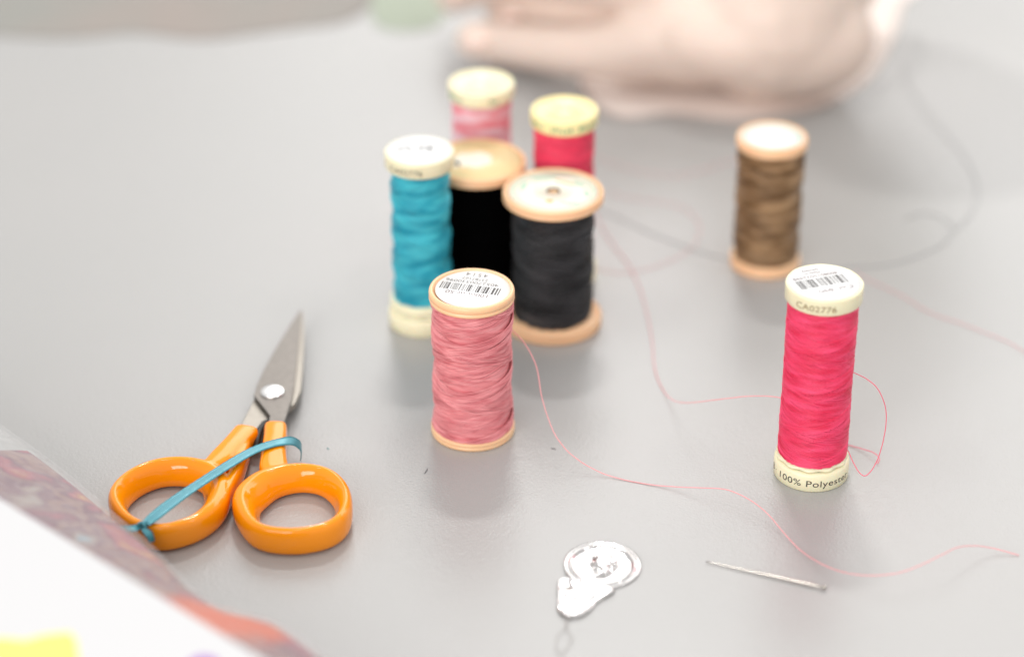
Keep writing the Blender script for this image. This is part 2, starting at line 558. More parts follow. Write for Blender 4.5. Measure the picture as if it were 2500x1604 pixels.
# ------------------------------------------------------------ spools, second kind: slim, capped
def slim_spool(label, loc, H, tm, body, capmat, base_h=5.6, ink=None, captext=None, cap_ang=0, seed=1, passes=60, tr=.17, seg=40,
               recess=False, notch=True, pitch=11, growth=.001, step=.09, cover=1.15, group=(4, 10), low2=False):
    t = thing('capped_thread_spool', label, 'thread spool', loc, 'slim capped thread spools')
    c = 4.6; Rr = 10.0
    if recess:
        top = [(0, H - 1.6), (3.2, H - 1.6), (3.6, H - 1.1), (7.8, H - 1.1), (8.9, H - .7), (9.2, H - .1), (9.5, H), (9.85, H - .15), (Rr, H - .6), (Rr, H - c + .4), (Rr - .25, H - c), (7, H - c), (0, H - c)]
    else:
        top = [(0, H - .12), (9.3, H - .12), (9.45, H), (9.75, H - .06), (Rr - .03, H - .35), (Rr, H - .8), (Rr + .02, H - c + .4), (Rr - .25, H - c), (7, H - c), (0, H - c)]

    def wav(tt, r, z):
        return .10 * max(0, math.cos(8 * tt)) if (r > 9.3 and z > H - .8) else 0
    V, F = lathe(top[::-1], 160, wav); cap = mesh('cap', V, F, capmat, t)
    bz = base_h
    bot = [(0, 0), (Rr - .3, 0), (Rr, .3), (Rr + .05, bz * .5), (Rr, bz - .9), (Rr - .3, bz - .35), (Rr - .95, bz - .05), (8.0, bz - .1), (0, bz - .1)]
    V, F = lathe(bot, 128); bs = mesh('base_cap', V, F, capmat, t)
    # scalloped lip that holds the thread end, standing just off the base
    def scal(tt, r, z):
        return (.28 * math.cos(11 * tt + .6)) if r > 9 else 0
    zl = bz + .25
    lip = [(7.5, zl - .05), (9.15, zl - .05), (9.45, zl + .15), (9.35, zl + .45), (8.9, zl + 1.0), (8.3, zl + 1.25), (7.5, zl + 1.3), (7.5, zl - .05)]
    V, F = lathe(lip, 176, scal); mesh('scalloped_lip', V, F, capmat, t)
    V, F = lathe([(8.6, bz - .2), (8.6, zl + .1)], 64); mesh('notch_shade', V, F, M['dark_hole'], t)  # dark strip paints the shade of the gap below the lip
    zb = zl + 1.15
    if low2:
        V, F = lathe([(0, zb - .2), (9.2, zb - .2), (9.5, zb + .2), (9.4, zb + 1.9), (9.0, zb + 2.2), (0, zb + 2.2)], 96); mesh('collar', V, F, capmat, t)
        zb += 2.2
    body = [(zb, body[0])] + [(zb + (H - c - zb) * (i + 1) / len(body), r) for i, r in enumerate(body)]
    core_and_thread(t, body, zb, H - c - .1, tm, pitch=pitch, passes=passes, tr=tr, seed=seed, seg=seg, growth=growth, group=group, step=step, cover=cover)
    if captext:
        a0 = math.atan2(-loc[1], -loc[0]) + cap_ang
        for s, wd, ht, ang in captext:
            V, F = ring_text(glyphs(s, wd, ht), Rr + .045, H - c / 2 - .25, a0 + ang)
            mesh('lettering', V, F, ink, cap, False)
    return t, cap, bs


p = at(1979, 1151)
CL = (p.x, p.y - .1, 0); CH = 58.2
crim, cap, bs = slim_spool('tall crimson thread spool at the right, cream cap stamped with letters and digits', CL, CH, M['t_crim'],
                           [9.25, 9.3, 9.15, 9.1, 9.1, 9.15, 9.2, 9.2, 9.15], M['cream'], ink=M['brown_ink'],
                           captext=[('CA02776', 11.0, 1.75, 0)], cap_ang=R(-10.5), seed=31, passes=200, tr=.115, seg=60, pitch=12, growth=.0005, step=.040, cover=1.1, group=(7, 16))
a0 = math.atan2(-CL[1], -CL[0])
V, F = join([ring_text(glyphs('100% Polyester', 21.8, 2.0, 1.05), 10.09, 2.75, a0 + R(9)), ring_text(glyphs('B ·', 2.6, 1.9), 10.09, 2.75, a0 + R(-72))])
mesh('lettering', V, F, M['ink'], bs, False)
V, F = disc(9.2, CH + .0, 0, -.05, thick=.1); lb = mesh('paper_label', V, F, M['label'], cap)
rr = R(199); zt = CH + .02
V, F = flat_text([off(barcode(13.0, 4.4, 9), .6, -.3)], rr, zt); mesh('barcode', V, F, M['ink'], lb, False)
V, F = flat_text([off(glyphs('Col. 890', 9.6, 1.7), -1.2, 4.2), off(glyphs('4008015022498', 12.5, 1.25), .9, -3.6), off(glyphs('Germany', 4.5, 1.0), 1, -6.7), off(glyphs('Made in', 4.2, 1.0), 1, -5.3)], rr, zt)
mesh('lettering', V, F, M['maroon_ink'], lb, False)

p = at(1024, 367, 56.5)
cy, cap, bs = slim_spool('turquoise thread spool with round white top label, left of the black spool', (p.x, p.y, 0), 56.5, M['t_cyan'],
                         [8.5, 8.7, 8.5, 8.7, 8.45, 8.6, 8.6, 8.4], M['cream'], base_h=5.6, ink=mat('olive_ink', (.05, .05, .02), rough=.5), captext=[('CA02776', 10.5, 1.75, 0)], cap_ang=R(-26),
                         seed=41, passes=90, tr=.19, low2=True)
V, F = disc(9.3, 56.55, thick=.1); lb = mesh('paper_label', V, F, M['label'], cap)
V, F = flat_text([off(barcode(4.5, 4.2, 12), 1.8, 1.0)], R(0), 56.57); mesh('barcode', V, F, mat('grey_ink', (.12, .12, .12), rough=.5), lb, False)
blob_print(lb, 56.57, [(-2.6, -.6, 2.2, .35, -.9), (-3.6, 1.6, 2.4, .3, .5), (4.6, -2.2, 1.8, .3, .6), (-5.6, .2, .9, .4, .2)], bpy.data.materials['grey_ink'], 'printed_marks')


def cap_marks(cap, H, loc, spans, material):
    """short broken strokes of print round the side of a cap, too small to read"""
    rnd = random.Random(5); parts = []
    a0 = math.atan2(-loc[1], -loc[0])
    for s0, s1 in spans:
        a = R(s0)
        while a < R(s1):
            wdt = rnd.uniform(.04, .08)
            z0 = H - 3.3 + rnd.uniform(0, .3); z1 = z0 + rnd.uniform(1.1, 1.7)
            V = []
            for k in range(4):
                V += [(10.05 * math.cos(a0 + a + wdt * k / 3), 10.05 * math.sin(a0 + a + wdt * k / 3), z) for z in (z0, z1)]
            parts.append((V, [(0, 2, 3, 1), (2, 4, 5, 3), (4, 6, 7, 5)]))
            a += wdt + .05
    V, F = join(parts); mesh('faint_print', V, F, material, cap, False)


p = at(1175, 200, 56.5); L1 = (p.x, p.y, 0)
cr, cap, bs = slim_spool('variegated light pink thread spool with cream top, farthest back in the group', L1, 56.5, M['t_multi'],
                         [8.8, 9.0, 8.9, 9.0], M['cream'], seed=51, passes=50, tr=.2, recess=True)
cap_marks(cap, 56.5, L1, [(-72, -36), (14, 30)], M['green_ink'])
p = at(1378, 266, 56.5); L2 = (p.x, p.y, 0)
yl, cap, bs = slim_spool('red thread spool with bright yellow top, behind the charcoal spool', L2, 56.5, M['t_crim2'],
                         [8.8, 9.0, 8.9, 9.0], M['yellow'], seed=52, passes=50, tr=.2, recess=True)
cap_marks(cap, 56.5, L2, [(-68, -40), (-22, 16), (26, 66)], M['green_ink'])


# ------------------------------------------------------------ loose threads
def thread_line(name, pts, r, material, parent=None, n=10, fuzz=.06, seed=1):
    P = [at(u, v, z) for u, v, z in pts]
    S_ = spline(P, n)
    rnd = random.Random(seed)
    o_ = Vector((rnd.random() * 9, rnd.random() * 9, 0))
    out = []
    for q in S_:
        d = noise.noise_vector((q + o_) * .35) * fuzz
        q2 = q + d
        q2.z = max(q2.z, r)
        out.append(q2)
    if parent:
        base = Vector(parent.location) / MM
        out = [q - base for q in out]
    V, F = tube(out, r, 8)
    return mesh(name, V, F, material, parent)


thread_line('loose_end', [(1246, 800, 29), (1256, 811, 28), (1277, 833, 26), (1298, 867, 22.5), (1312, 905, 19), (1322.6, 967, 14.5), (1337, 1017, 10.5), (1355, 1060, 7.3),
                          (1383, 1098, 4.7), (1421, 1129, 2.3), (1471, 1155, .7), (1520, 1170, .2), (1583, 1182, .2), (1645, 1188, .7), (1723, 1191, 2.3), (1769, 1194, 3.2),
                          (1810, 1209, 3.3), (1844, 1229, 2.9), (1877, 1257, 2.1), (1915, 1302, 1.1), (1956, 1344, .6), (2012, 1379, 1.2), (2068, 1398, 2.2),
                          (2136, 1404, 3.3), (2200, 1396, 4.3), (2256, 1375, 5.4), (2305, 1351, 6.0), (2338, 1336, 5.4), (2380, 1332, 3.4), (2425, 1338, 1.4), (2488, 1355, .2)],
            .12, M['loose_pink'], rose)
thread_line('loose_end', [(1930, 848, 33), (1960, 862, 32.5), (2000, 876, 32), (2050, 892, 31.5), (2083, 909, 31), (2116, 925, 29), (2142, 948, 27), (2158, 980, 23.5), (2164, 1013, 19.5), (2161, 1052, 15), (2149, 1104, 9), (2132, 1142, 5),
                          (2113, 1161, 3.5), (2097, 1152, 4), (2084, 1130, 5.5), (2072, 1104, 8), (2060, 1085, 10)],
            .115, M['loose_crim'], crim, seed=2)
thread_line('loose_end', [(2060, 1082, .3), (2078, 1088, .3), (2110, 1097, .8), (2135, 1106, 1.5), (2147, 1120, 1.3), (2141, 1132, .3)], .115, M['loose_crim'], crim, seed=5)
tag(thread_line('loose_thread', [(1440, 500, .3), (1473, 561, .3), (1501, 603, .3), (1533, 644, .3), (1556, 690, .3), (1572, 736, .3), (1583, 781, .3), (1592, 832, .3), (1598, 896, .3),
                                 (1608, 930, .3), (1623, 958, .5), (1642, 976, 2.0), (1667, 983, 5.5), (1707, 981, 9.5), (1770, 973, 14.5), (1832, 967, 17), (1894, 969, 18.7), (1930, 980, 19)],
                .12, M['loose_pink'], seed=3), 'pink thread rising off the table to the side of the crimson spool', 'thread')
z4 = lambda L: [(1400 + x / 2.183, 360 + y / 2.183, .3) for x, y in L]
tag(thread_line('loose_thread', z4([(100, 640), (200, 665), (300, 665), (450, 630), (600, 560), (665, 480), (665, 400), (600, 330), (480, 295), (330, 275), (180, 240)]), .085, M['loose_pink'], seed=4),
    'faint pink thread loop lying beside the charcoal spool', 'thread')
tag(thread_line('loose_thread', z4([(100, 50), (160, 70), (350, 130), (550, 150), (700, 120), (830, 80), (960, 60)]), .08, M['loose_pink'], seed=6),
    'faint pink thread lying between the yellow capped and brown spools', 'thread')
tag(thread_line('loose_thread', z4([(1500, 660), (1560, 700), (1750, 790), (1900, 880), (2100, 950), (2300, 1030), (2420, 1095), (2600, 1160)]), .085, M['loose_pink'], seed=7),
    'pink thread running from behind the crimson spool to the right edge', 'thread')
tag(thread_line('loose_thread', z4([(120, 330), (240, 375), (400, 450), (600, 530), (800, 590), (1000, 640), (1300, 640), (1500, 640), (1700, 620), (1880, 560), (1990, 500), (2020, 430), (1960, 375), (1850, 350), (1770, 385)]),
                .12, M['loose_grey'], seed=8), 'grey thread lying behind the brown spool and curling at its end', 'thread')
tag(thread_line('loose_thread', [(q[0], q[1], .3) for q in [(2330, 562), (2362, 534), (2385, 488), (2378, 430), (2345, 370), (2300, 320), (2255, 268), (2215, 200), (2205, 130), (2235, 90), (2250, 140), (2190, 200), (2120, 215), (2080, 245), (2110, 262), (2150, 225), (2160, 160)]],
                .12, M['loose_grey'], seed=9), 'grey thread curving from the hand towards the brown spool', 'thread')


# lint
def lint(pa, pb, r, material, label):
    a = at(*pa, r); b = at(*pb, r); m_ = (a + b) / 2 + Vector((.15, .1, 0))
    V, F = tube([a, (a + m_) / 2, m_, (b + m_) / 2, b], [r * .5, r, r, r, r * .5], 6)
    tag(mesh('lint', V, F, material), label, 'lint')


M['lint'] = mat('dark_lint', (.03, .03, .04), rough=.7); M['teal_lint'] = mat('teal_lint', (.1, .35, .38), rough=.7)
lint((1036, 1156), (1044, 1143), .10, M['lint'], 'tiny black fibre on the table below the rose spool')
lint((1345, 1094), (1357, 1097), .09, M['lint'], 'tiny grey fibre on the table between rose spool and its thread')
lint((798, 1094), (803, 1097), .12, M['teal_lint'], 'tiny teal speck on the table right of the scissors')

# ------------------------------------------------------------ scissors
SC = Vector((-70, 540, 0))
sc = thing('scissors', 'small scissors with glossy orange plastic handles and steel blades', 'scissors', SC)


def loc3(pts):
    return [(p[0] - SC.x, p[1] - SC.y, p[2]) for p in pts]


def sweep(path, sect, closed, flare=0.0):
    """path: (x,y,zc,halfw,halfh,bank); rounded-rect section standing on the table plane"""
    n = len(path); V, F = [], []; m = 28
    for i, (x, y, zc, hw, hh) in enumerate(path):
        a = path[(i - 1) % n] if closed or i > 0 else path[i]
        b = path[(i + 1) % n] if closed or i < n - 1 else path[i]
        t = Vector((b[0] - a[0], b[1] - a[1])).normalized(); nx, ny = t.y, -t.x
        for k in range(m):
            ph = 2 * math.pi * k / m
            c, s = math.cos(ph), math.sin(ph); e = 2 / sect
            u = math.copysign(abs(c) ** e, c) * hw; v_ = math.copysign(abs(s) ** e, s) * hh
            if flare and u > 0:
                q_ = v_ / hh
                u = u * (1 + flare * .55) - flare * hw * (q_ + 1) / 2 * 1.25 * (u / hw) ** .5
            V.append((x + nx * u - SC.x, y + ny * u - SC.y, zc + v_))
    mm_ = n if closed else n - 1
    for i in range(mm_):
        j = (i + 1) % n
        for k in range(m):
            k2 = (k + 1) % m
            F.append((i * m + k, j * m + k, j * m + k2, i * m + k2))
    if not closed:
        F.append(tuple(range(m))); F.append(tuple(reversed(range((n - 1) * m, n * m))))
    return V, F


def spl5(pts, n, closed):
    A = spline([p[:3] for p in pts], n, closed); B = spline([(p[3], p[4], 0) for p in pts], n, closed)
    return [(a.x, a.y, a.z, b.x, b.y) for a, b in zip(A, B)]


def rs(L, z0, z1):
    """slide points seen at height z0 along the line of sight down to height z1"""
    k = (CAM_H / MM - z1) / (CAM_H / MM - z0)
    return [(p[0] * k, p[1] * k) + tuple(p[2:]) for p in L]


zc = 4.25
Lring = [(-102.6, 520, zc, 2.3, 4.1), (-100.4, 528.5, zc, 2.3, 4.1), (-94.2, 534.4, zc, 2.4, 4.0), (-86.5, 535.4, zc, 2.7, 4.0), (-79.6, 532.0, zc, 3.2, 4.1), (-76.9, 526.0, zc, 3.5, 4.2),
         (-77.0, 519.0, zc, 3.5, 4.2), (-79.0, 513.2, zc, 3.2, 4.2), (-83.2, 508.2, zc, 2.6, 4.1), (-90.0, 505.6, zc, 2.1, 4.1), (-97.6, 509.8, zc, 2.2, 4.15)]
Rring = [(-69.2, 518.5, zc, 3.4, 4.2), (-66.6, 526.5, zc, 3.7, 4.15), (-61.6, 531.0, zc, 3.0, 4.05), (-54.6, 532.4, zc, 2.4, 4.0), (-48.2, 529.6, zc, 2.35, 4.0), (-44.0, 522.0, zc, 2.2, 4.1),
         (-43.8, 512.0, zc, 2.3, 4.2), (-48.2, 505.9, zc, 2.2, 4.1), (-56.8, 503.8, zc, 2.0, 4.1), (-65.0, 507.0, zc, 2.4, 4.1)]
Lsh = rs([(-79.2, 531.0, zc, 2.6, 3.9), (-77.0, 535, zc, 3.5, 3.9), (-75, 540, zc + .3, 3.3, 3.6), (-73.0, 545.5, zc + .4, 3.3, 3.2), (-71.7, 549.3, zc + .4, 3.4, 2.9), (-71.3, 550.6, zc + .4, 3.0, 2.5)], 9, 7)
Lsh2 = rs([(-74.0, 517, zc, .9, 3.4), (-73.3, 524, zc, 1.4, 3.4), (-72.5, 531, zc, 1.9, 3.3), (-71.4, 540, zc, 1.5, 3.1), (-70.9, 545, zc, 1, 2.4)], 9, 7)
Rsh = rs([(-62.0, 528, zc, 2.8, 3.9), (-62.6, 531, zc, 3.9, 3.9), (-63.1, 535.5, zc + .1, 3.6, 3.8), (-63.4, 541, zc + .3, 3.3, 3.6), (-63.6, 547, zc + .4, 3.15, 3.2), (-63.9, 551.4, zc + .4, 3.1, 2.9), (-63.9, 552.7, zc + .4, 2.7, 2.5)], 9, 7)
V, F = join([sweep(spl5(Lring, 8, True), 2.7, True, .9), sweep(spl5(Lsh, 6, False), 4.2, False), sweep(spl5(Lsh2, 6, False), 3, False)])
remeshed('handle', V, F, .25, M['orange'], sc, 18, .6)
V, F = join([sweep(spl5(Rring, 8, True), 2.7, True, .9), sweep(spl5(Rsh, 6, False), 4.2, False)])
remeshed('handle', V, F, .25, M['orange'], sc, 18, .6)


def plate(name, poly, z0, z1, material, parent, bev=.18, zfun=None):
    bm = bmesh.new()
    vs = [bm.verts.new((x - SC.x, y - SC.y, z0)) for x, y in poly]
    f = bm.faces.new(vs)
    if f.normal.z > 0:
        f.normal_flip()
    r = bmesh.ops.extrude_face_region(bm, geom=[f])
    for g in r['geom']:
        if isinstance(g, bmesh.types.BMVert):
            g.co.z = z1
    bmesh.ops.recalc_face_normals(bm, faces=bm.faces[:])
    top = [e for e in bm.edges if all(v.co.z > (z0 + z1) / 2 for v in e.verts)]
    bmesh.ops.bevel(bm, geom=top, offset=bev, segments=2, affect='EDGES', profile=.6)
    bm.verts.index_update()
    V = [v.co[:] for v in bm.verts]; F = [tuple(v.index for v in f.verts) for f in bm.faces]; bm.free()
    return mesh(name, V, F, material, parent, False)


plate('blade', rs([(-66.3, 548), (-66.1, 558.5), (-71.4, 569.0), (-71.1, 574.5), (-69.8, 583), (-67.4, 595), (-64.4, 608), (-62.6, 615.2), (-61.9, 617), (-61.6, 614), (-61.2, 600), (-60.9, 585),
                (-60.7, 575), (-60.9, 566), (-61.9, 556), (-61.9, 548)], 7, 5.6), 4.4, 5.7, M['steel'], sc, .12)
plate('blade', rs([(-74.6, 548), (-74.0, 556), (-72.1, 566), (-71.3, 571.5), (-68, 580), (-64, 604), (-61.6, 618.9), (-60.9, 612), (-60.0, 600), (-59.2, 585), (-58.9, 574), (-59.9, 567.5), (-63, 562), (-67.5, 557.5), (-69.3, 553.5), (-69.5, 548)], 5.5, 4.2), 2.7, 4.25, M['steel_inner'], sc, .25)
V, F = lathe([(0, 5.5), (3.35, 5.5), (3.35, 6.1), (3.15, 6.35), (2.5, 6.5), (0, 6.58)], 64)
mesh('rivet', [(x - 66.6 - SC.x, y + 572.7 - SC.y, z) for x, y, z in V], F, M['bright'], sc)
V, F = tube(loc3(rs([(-68.6, 545, 4), (-68.7, 549, 4.2), (-68.4, 553, 4.4), (-67.4, 556.3, 4.4), (-66.3, 557.6, 4.2), (-65.6, 557.4, 4)], 6, 4.5)), [.9, .95, .95, .9, .8, .6], 12)
mesh('stopper', V, F, M['black_rubber'], sc)


# ribbon round the handles
def ribbon_mesh(path, width, thick, name, material, parent, org, n=10):
    """path: centre points with the across-direction: (x,y,z, ax,ay,az)"""
    C = spline([p[:3] for p in path], n); A = spline([p[3:6] for p in path], n); Wd = spline([(p[6], 0, 0) for p in path], n)
    V, F = [], []; cols = 5
    for i, (c, a, w_) in enumerate(zip(C, A, Wd)):
        t = (C[min(i + 1, len(C) - 1)] - C[max(i - 1, 0)]).normalized()
        a = (a - t * a.dot(t)).normalized(); nn = t.cross(a)
        for side in (1, -1):
            for k in range(cols):
                s = (k / (cols - 1) - .5) * w_.x * width
                edge = .05 * math.sin(i * 2.1 + side) if k in (0, cols - 1) else 0
                q = c + a * (s + (edge if k else -edge)) + nn * (side * thick / 2 + (.06 if k in (0, cols - 1) else 0))
                V.append((q.x - org.x, q.y - org.y, q.z - org.z))
    m = cols * 2
    for i in range(len(C) - 1):
        for k in range(cols - 1):
            a0_, a1_ = i * m + k, (i + 1) * m + k
            F.append((a0_, a0_ + 1, a1_ + 1, a1_))
            F.append((a0_ + cols, a1_ + cols, a1_ + cols + 1, a0_ + cols + 1))
        for k in (0, cols - 1):
            F.append((i * m + k, (i + 1) * m + k, (i + 1) * m + k + cols, i * m + k + cols))
    return mesh(name, V, F, material, parent)


def satin():
    m = mat('teal_satin', (.045, .25, .31), rough=.30, sheen=.4, spec=.7, aniso=.6)
    nt = m.node_tree; b = nt.nodes['Principled BSDF']
    b.inputs['Metallic'].default_value = .25
    tc = nd(nt, 'ShaderNodeTexCoord'); wv = nd(nt, 'ShaderNodeTexWave'); wv.inputs['Scale'].default_value = 900; wv.inputs['Distortion'].default_value = 1.0
    wv.bands_direction = 'DIAGONAL'
    nt.links.new(tc.outputs['Object'], wv.inputs['Vector'])
    bp = nd(nt, 'ShaderNodeBump'); bp.inputs['Strength'].default_value = .5; bp.inputs['Distance'].default_value = .00005
    nt.links.new(wv.outputs['Fac'], bp.inputs['Height']); nt.links.new(bp.outputs[0], b.inputs['Normal'])
    return m


M['satin'] = satin()
RO = Vector((-70, 530, 0))
rb = thing('ribbon', 'narrow teal satin ribbon tied across the orange scissor handles', 'ribbon', RO)


def zz(x, y, z):
    return at(230 + x / 2.264, 720 + y / 2.264, z)


rp = []
for x, y, z, ax, wdt in [(1143, 905, 1.0, (0, 1, .1), .8), (1146, 866, 3.2, (0, 1, .1), .85), (1138, 832, 5.6, (-.05, 1, .3), .95), (1100, 808, 7.6, (-.1, 1, .2), 1.0), (1050, 808, 8.5, (-.15, 1, .1), 1.0), (960, 828, 8.8, (-.3, 1, 0), 1.0),
                     (860, 868, 9.0, (-.5, .9, 0), 1.0), (740, 938, 9.4, (-.65, .8, .0), 1.0), (620, 1015, 9.6, (-.75, .7, 0), 1.0), (500, 1095, 9.7, (-.8, .65, 0), 1.05), (400, 1168, 9.6, (-.8, .6, 0), 1.15),
                     (330, 1225, 9.4, (-.8, .6, 0), 1.1), (285, 1262, 9.0, (-.8, .6, .1), .75)]:
    c = zz(x, y, z); rp.append((c.x, c.y, c.z, *ax, wdt))
ribbon_mesh(rp, 3.2, .18, 'band', M['satin'], rb, RO)
c = zz(268, 1272, 8.8)
# knot: two crossing folds
parts = []
for k, (r1, r2, rot) in enumerate([((1.15, .7), .5, .3), ((.95, .6), .45, -.9)]):
    pp = []
    for i in range(24):
        t = 2 * math.pi * i / 24
        x_, z_ = r1[0] * math.cos(t), r1[1] * math.sin(t)
        pp.append((c.x + x_ * math.cos(rot) - RO.x, c.y + x_ * math.sin(rot) - RO.y, c.z + z_ + .1))
    parts.append(tube(pp, r2, 8, closed=True))
V, F = join(parts); mesh('knot', V, F, M['satin'], rb)
tl = []
for x, y, z, ax, wdt in [(262, 1272, 8.7, (.2, 1, .3), .6), (220, 1288, 8.9, (.1, 1, .3), 1.0), (170, 1290, 8.6, (.1, .9, .4), .9), (130, 1285, 8.0, (.1, .9, .5), .7)]:
    q = zz(x, y, z); tl.append((q.x, q.y, q.z, *ax, wdt))
ribbon_mesh(tl, 2.2, .18, 'tail', M['satin'], rb, RO)
tl = []
for x, y, z, ax, wdt in [(272, 1280, 8.7, (1, .2, .3), .6), (300, 1302, 8.6, (.9, .4, .3), 1.0), (316, 1330, 7.6, (.9, .4, .4), .9), (322, 1352, 6.4, (.9, .3, .5), .7)]:
    q = zz(x, y, z); tl.append((q.x, q.y - 1.0, q.z, *ax, wdt))
ribbon_mesh(tl, 2.0, .18, 'tail', M['satin'], rb, RO)

# ------------------------------------------------------------ needle threader
NO = Vector((22, 492, 0))
nt_ = thing('needle_threader', 'shiny embossed aluminium needle threader with round disc and fine wire loop', 'needle threader', NO)


def heads(x, y):
    """embossed relief: raised rim, profile head with curled hair"""
    r = math.hypot(x, y); h = 0
    h += .38 * math.exp(-((r - 8.1) / .45) ** 2)
    h += .20 * math.exp(-((r - 9.4) / .5) ** 2)
    for cx, cy, a, b, rot, k in [(-.4, .2, 2.3, 2.9, .2, .75), (1.3, .9, 2.2, 2.5, 0, .7), (2.9, 1.2, 1.0, 1.6, .3, .7), (.4, 2.9, 2.6, .9, .15, .65), (-1.6, 3.0, .9, .6, 0, .5),
                                 (-2.5, .2, .6, .4, -.4, .6), (-1.9, -1.2, .8, .4, 0, .5), (.6, -2.4, 1.3, 1.4, .2, .6), (-.4, -4.0, 2.4, .8, .15, .65), (2.2, -1.6, .8, 1.2, .5, .6), (3.4, -.4, .6, .9, .2, .5)]:
        dx, dy = x - cx, y - cy; c_, s_ = math.cos(rot), math.sin(rot)
        u = (dx * c_ + dy * s_) / a; v_ = (-dx * s_ + dy * c_) / b
        d = u * u + v_ * v_
        if d < 1:
            h = max(h, 1.15 * k * (1 - d) ** .35)
    h *= 1.35
    h += .05 * noise.noise(Vector((x * 1.3, y * 1.3, 3)))
    return h


# disc as a polar grid with thickness
V, F = [], []; nr, na = 64, 128
V.append((0, 0, 1.0 + heads(0, 0)))
for i in range(1, nr + 1):
    r = 9.75 * i / nr
    for k in range(na):
        t = 2 * math.pi * k / na; x, y = r * math.cos(t), r * math.sin(t)
        rw = 1 + .012 * math.sin(3 * t + 1) if i == nr else 1
        V.append((x * rw, y * rw, 1.0 + heads(x, y)))
for k in range(na):
    F.append((0, 1 + k, 1 + (k + 1) % na))
for i in range(nr - 1):
    for k in range(na):
        k2 = (k + 1) % na
        F.append((1 + i * na + k, 1 + (i + 1) * na + k, 1 + (i + 1) * na + k2, 1 + i * na + k2))
s0 = len(V)
for zq, rq in ((.98, 9.78), (.78, 9.74)):
    for k in range(na):
        t = 2 * math.pi * k / na; V.append((rq * math.cos(t), rq * math.sin(t), zq))
for k in range(na):
    k2 = (k + 1) % na; e = 1 + (nr - 1) * na
    F.append((e + k, s0 + k, s0 + k2, e + k2)); F.append((s0 + k, s0 + na + k, s0 + na + k2, s0 + k2))
F.append(tuple(reversed(range(s0 + na, s0 + 2 * na))))
dx_, dy_ = 22.8 - NO.x, 498.2 - NO.y
TL = R(-1.5)
mesh('embossed_disc', [(x + dx_, y + dy_, z - .55 + .02 * y) for x, y, z in V], F, M['alu'], nt_)

# folded grip below the disc
outl = [(11.6, 491.6), (13.2, 492.9), (15.5, 492.4), (18, 491.0), (21, 489.8), (24.4, 489.2), (25.6, 487.6), (25.0, 486.3), (22.6, 484.2), (20.8, 482.0), (19.2, 479.2), (17.3, 477.2), (15.2, 476.4), (13.4, 476.6), (11.7, 478.2), (11.1, 480.5), (11.3, 484), (11.2, 488)]
sp = spline([(x, y, 0) for x, y in outl], 6, True)
cx_, cy_ = 16.5, 484.8
V, F = [], []; ns = len(sp); NR = 14
V.append((cx_ - NO.x, cy_ - NO.y, .75))
for i in range(1, NR + 1):
    f_ = i / NR
    for q in sp:
        x = cx_ + (q.x - cx_) * f_; y = cy_ + (q.y - cy_) * f_
        h = .75 + .38 * noise.noise(Vector((x * .33, y * .33, 9))) + .16 * noise.noise(Vector((x * .9, y * .9, 4)))
        # folded flanks
        h += .28 * math.exp(-((f_ - .93) / .06) ** 2) - .9 * max(0, f_ - .96) / .04 * .4
        if y < 480:
            h += .28 * math.sin((x + y) * 1.9) * (480 - y) / 4
        V.append((x - NO.x, y - NO.y, h))
for k in range(ns):
    F.append((0, 1 + k, 1 + (k + 1) % ns))
for i in range(NR - 1):
    for k in range(ns):
        k2 = (k + 1) % ns
        F.append((1 + i * ns + k, 1 + (i + 1) * ns + k, 1 + (i + 1) * ns + k2, 1 + i * ns + k2))
e = 1 + (NR - 1) * ns; s0 = len(V)
for q in sp:
    V.append((q.x - NO.x, q.y - NO.y, .15))
for k in range(ns):
    k2 = (k + 1) % ns; F.append((e + k, s0 + k, s0 + k2, e + k2))
F.append(tuple(reversed(range(s0, s0 + ns))))
mesh('folded_grip', V, F, M['alu'], nt_)
wl = [(14.0, 477.2, 1.0), (13.6, 474.5, .9), (13.2, 472, .7), (14.6, 468.5, .5), (13.2, 464.5, .3), (11.8, 461.8, .2), (10.6, 464.5, .3), (10.9, 468.5, .5), (12.8, 472, .7), (13.2, 474.5, .9), (13.5, 477.2, 1.0)]
V, F = tube([(q.x - NO.x, q.y - NO.y, q.z) for q in spline(wl, 6)], .075, 6); mesh('wire_loop', V, F, M['wire'], nt_)

# ------------------------------------------------------------ pin
a = at(1724, 1370, .4); b = at(2010, 1433, .7)
PO = (a + b) / 2; PO.z = 0
pin = thing('sewing_pin', 'steel needle with tiny round end lying on the table at lower right', 'needle', PO)
pts = []; rad = []
for i in range(25):
    t = i / 24
    pts.append(tuple(a.lerp(b, t) - PO)); rad.append(.13 + .27 * min(1, t * 1.15) - (.12 if t > .95 else 0))
V, F = tube(pts, rad, 16); mesh('shaft', V, F, M['pin'], pin)
bm = bmesh.new(); bmesh.ops.create_uvsphere(bm, u_segments=20, v_segments=12, radius=.62)
bm.verts.index_update()
bb = b - PO + Vector((.2, -.05, .05))
V = [(v.co.x + bb.x, v.co.y + bb.y, v.co.z + bb.z) for v in bm.verts]; F = [tuple(v.index for v in f.verts) for f in bm.faces]; bm.free()
mesh('ball_end', V, F, M['pin'], pin)


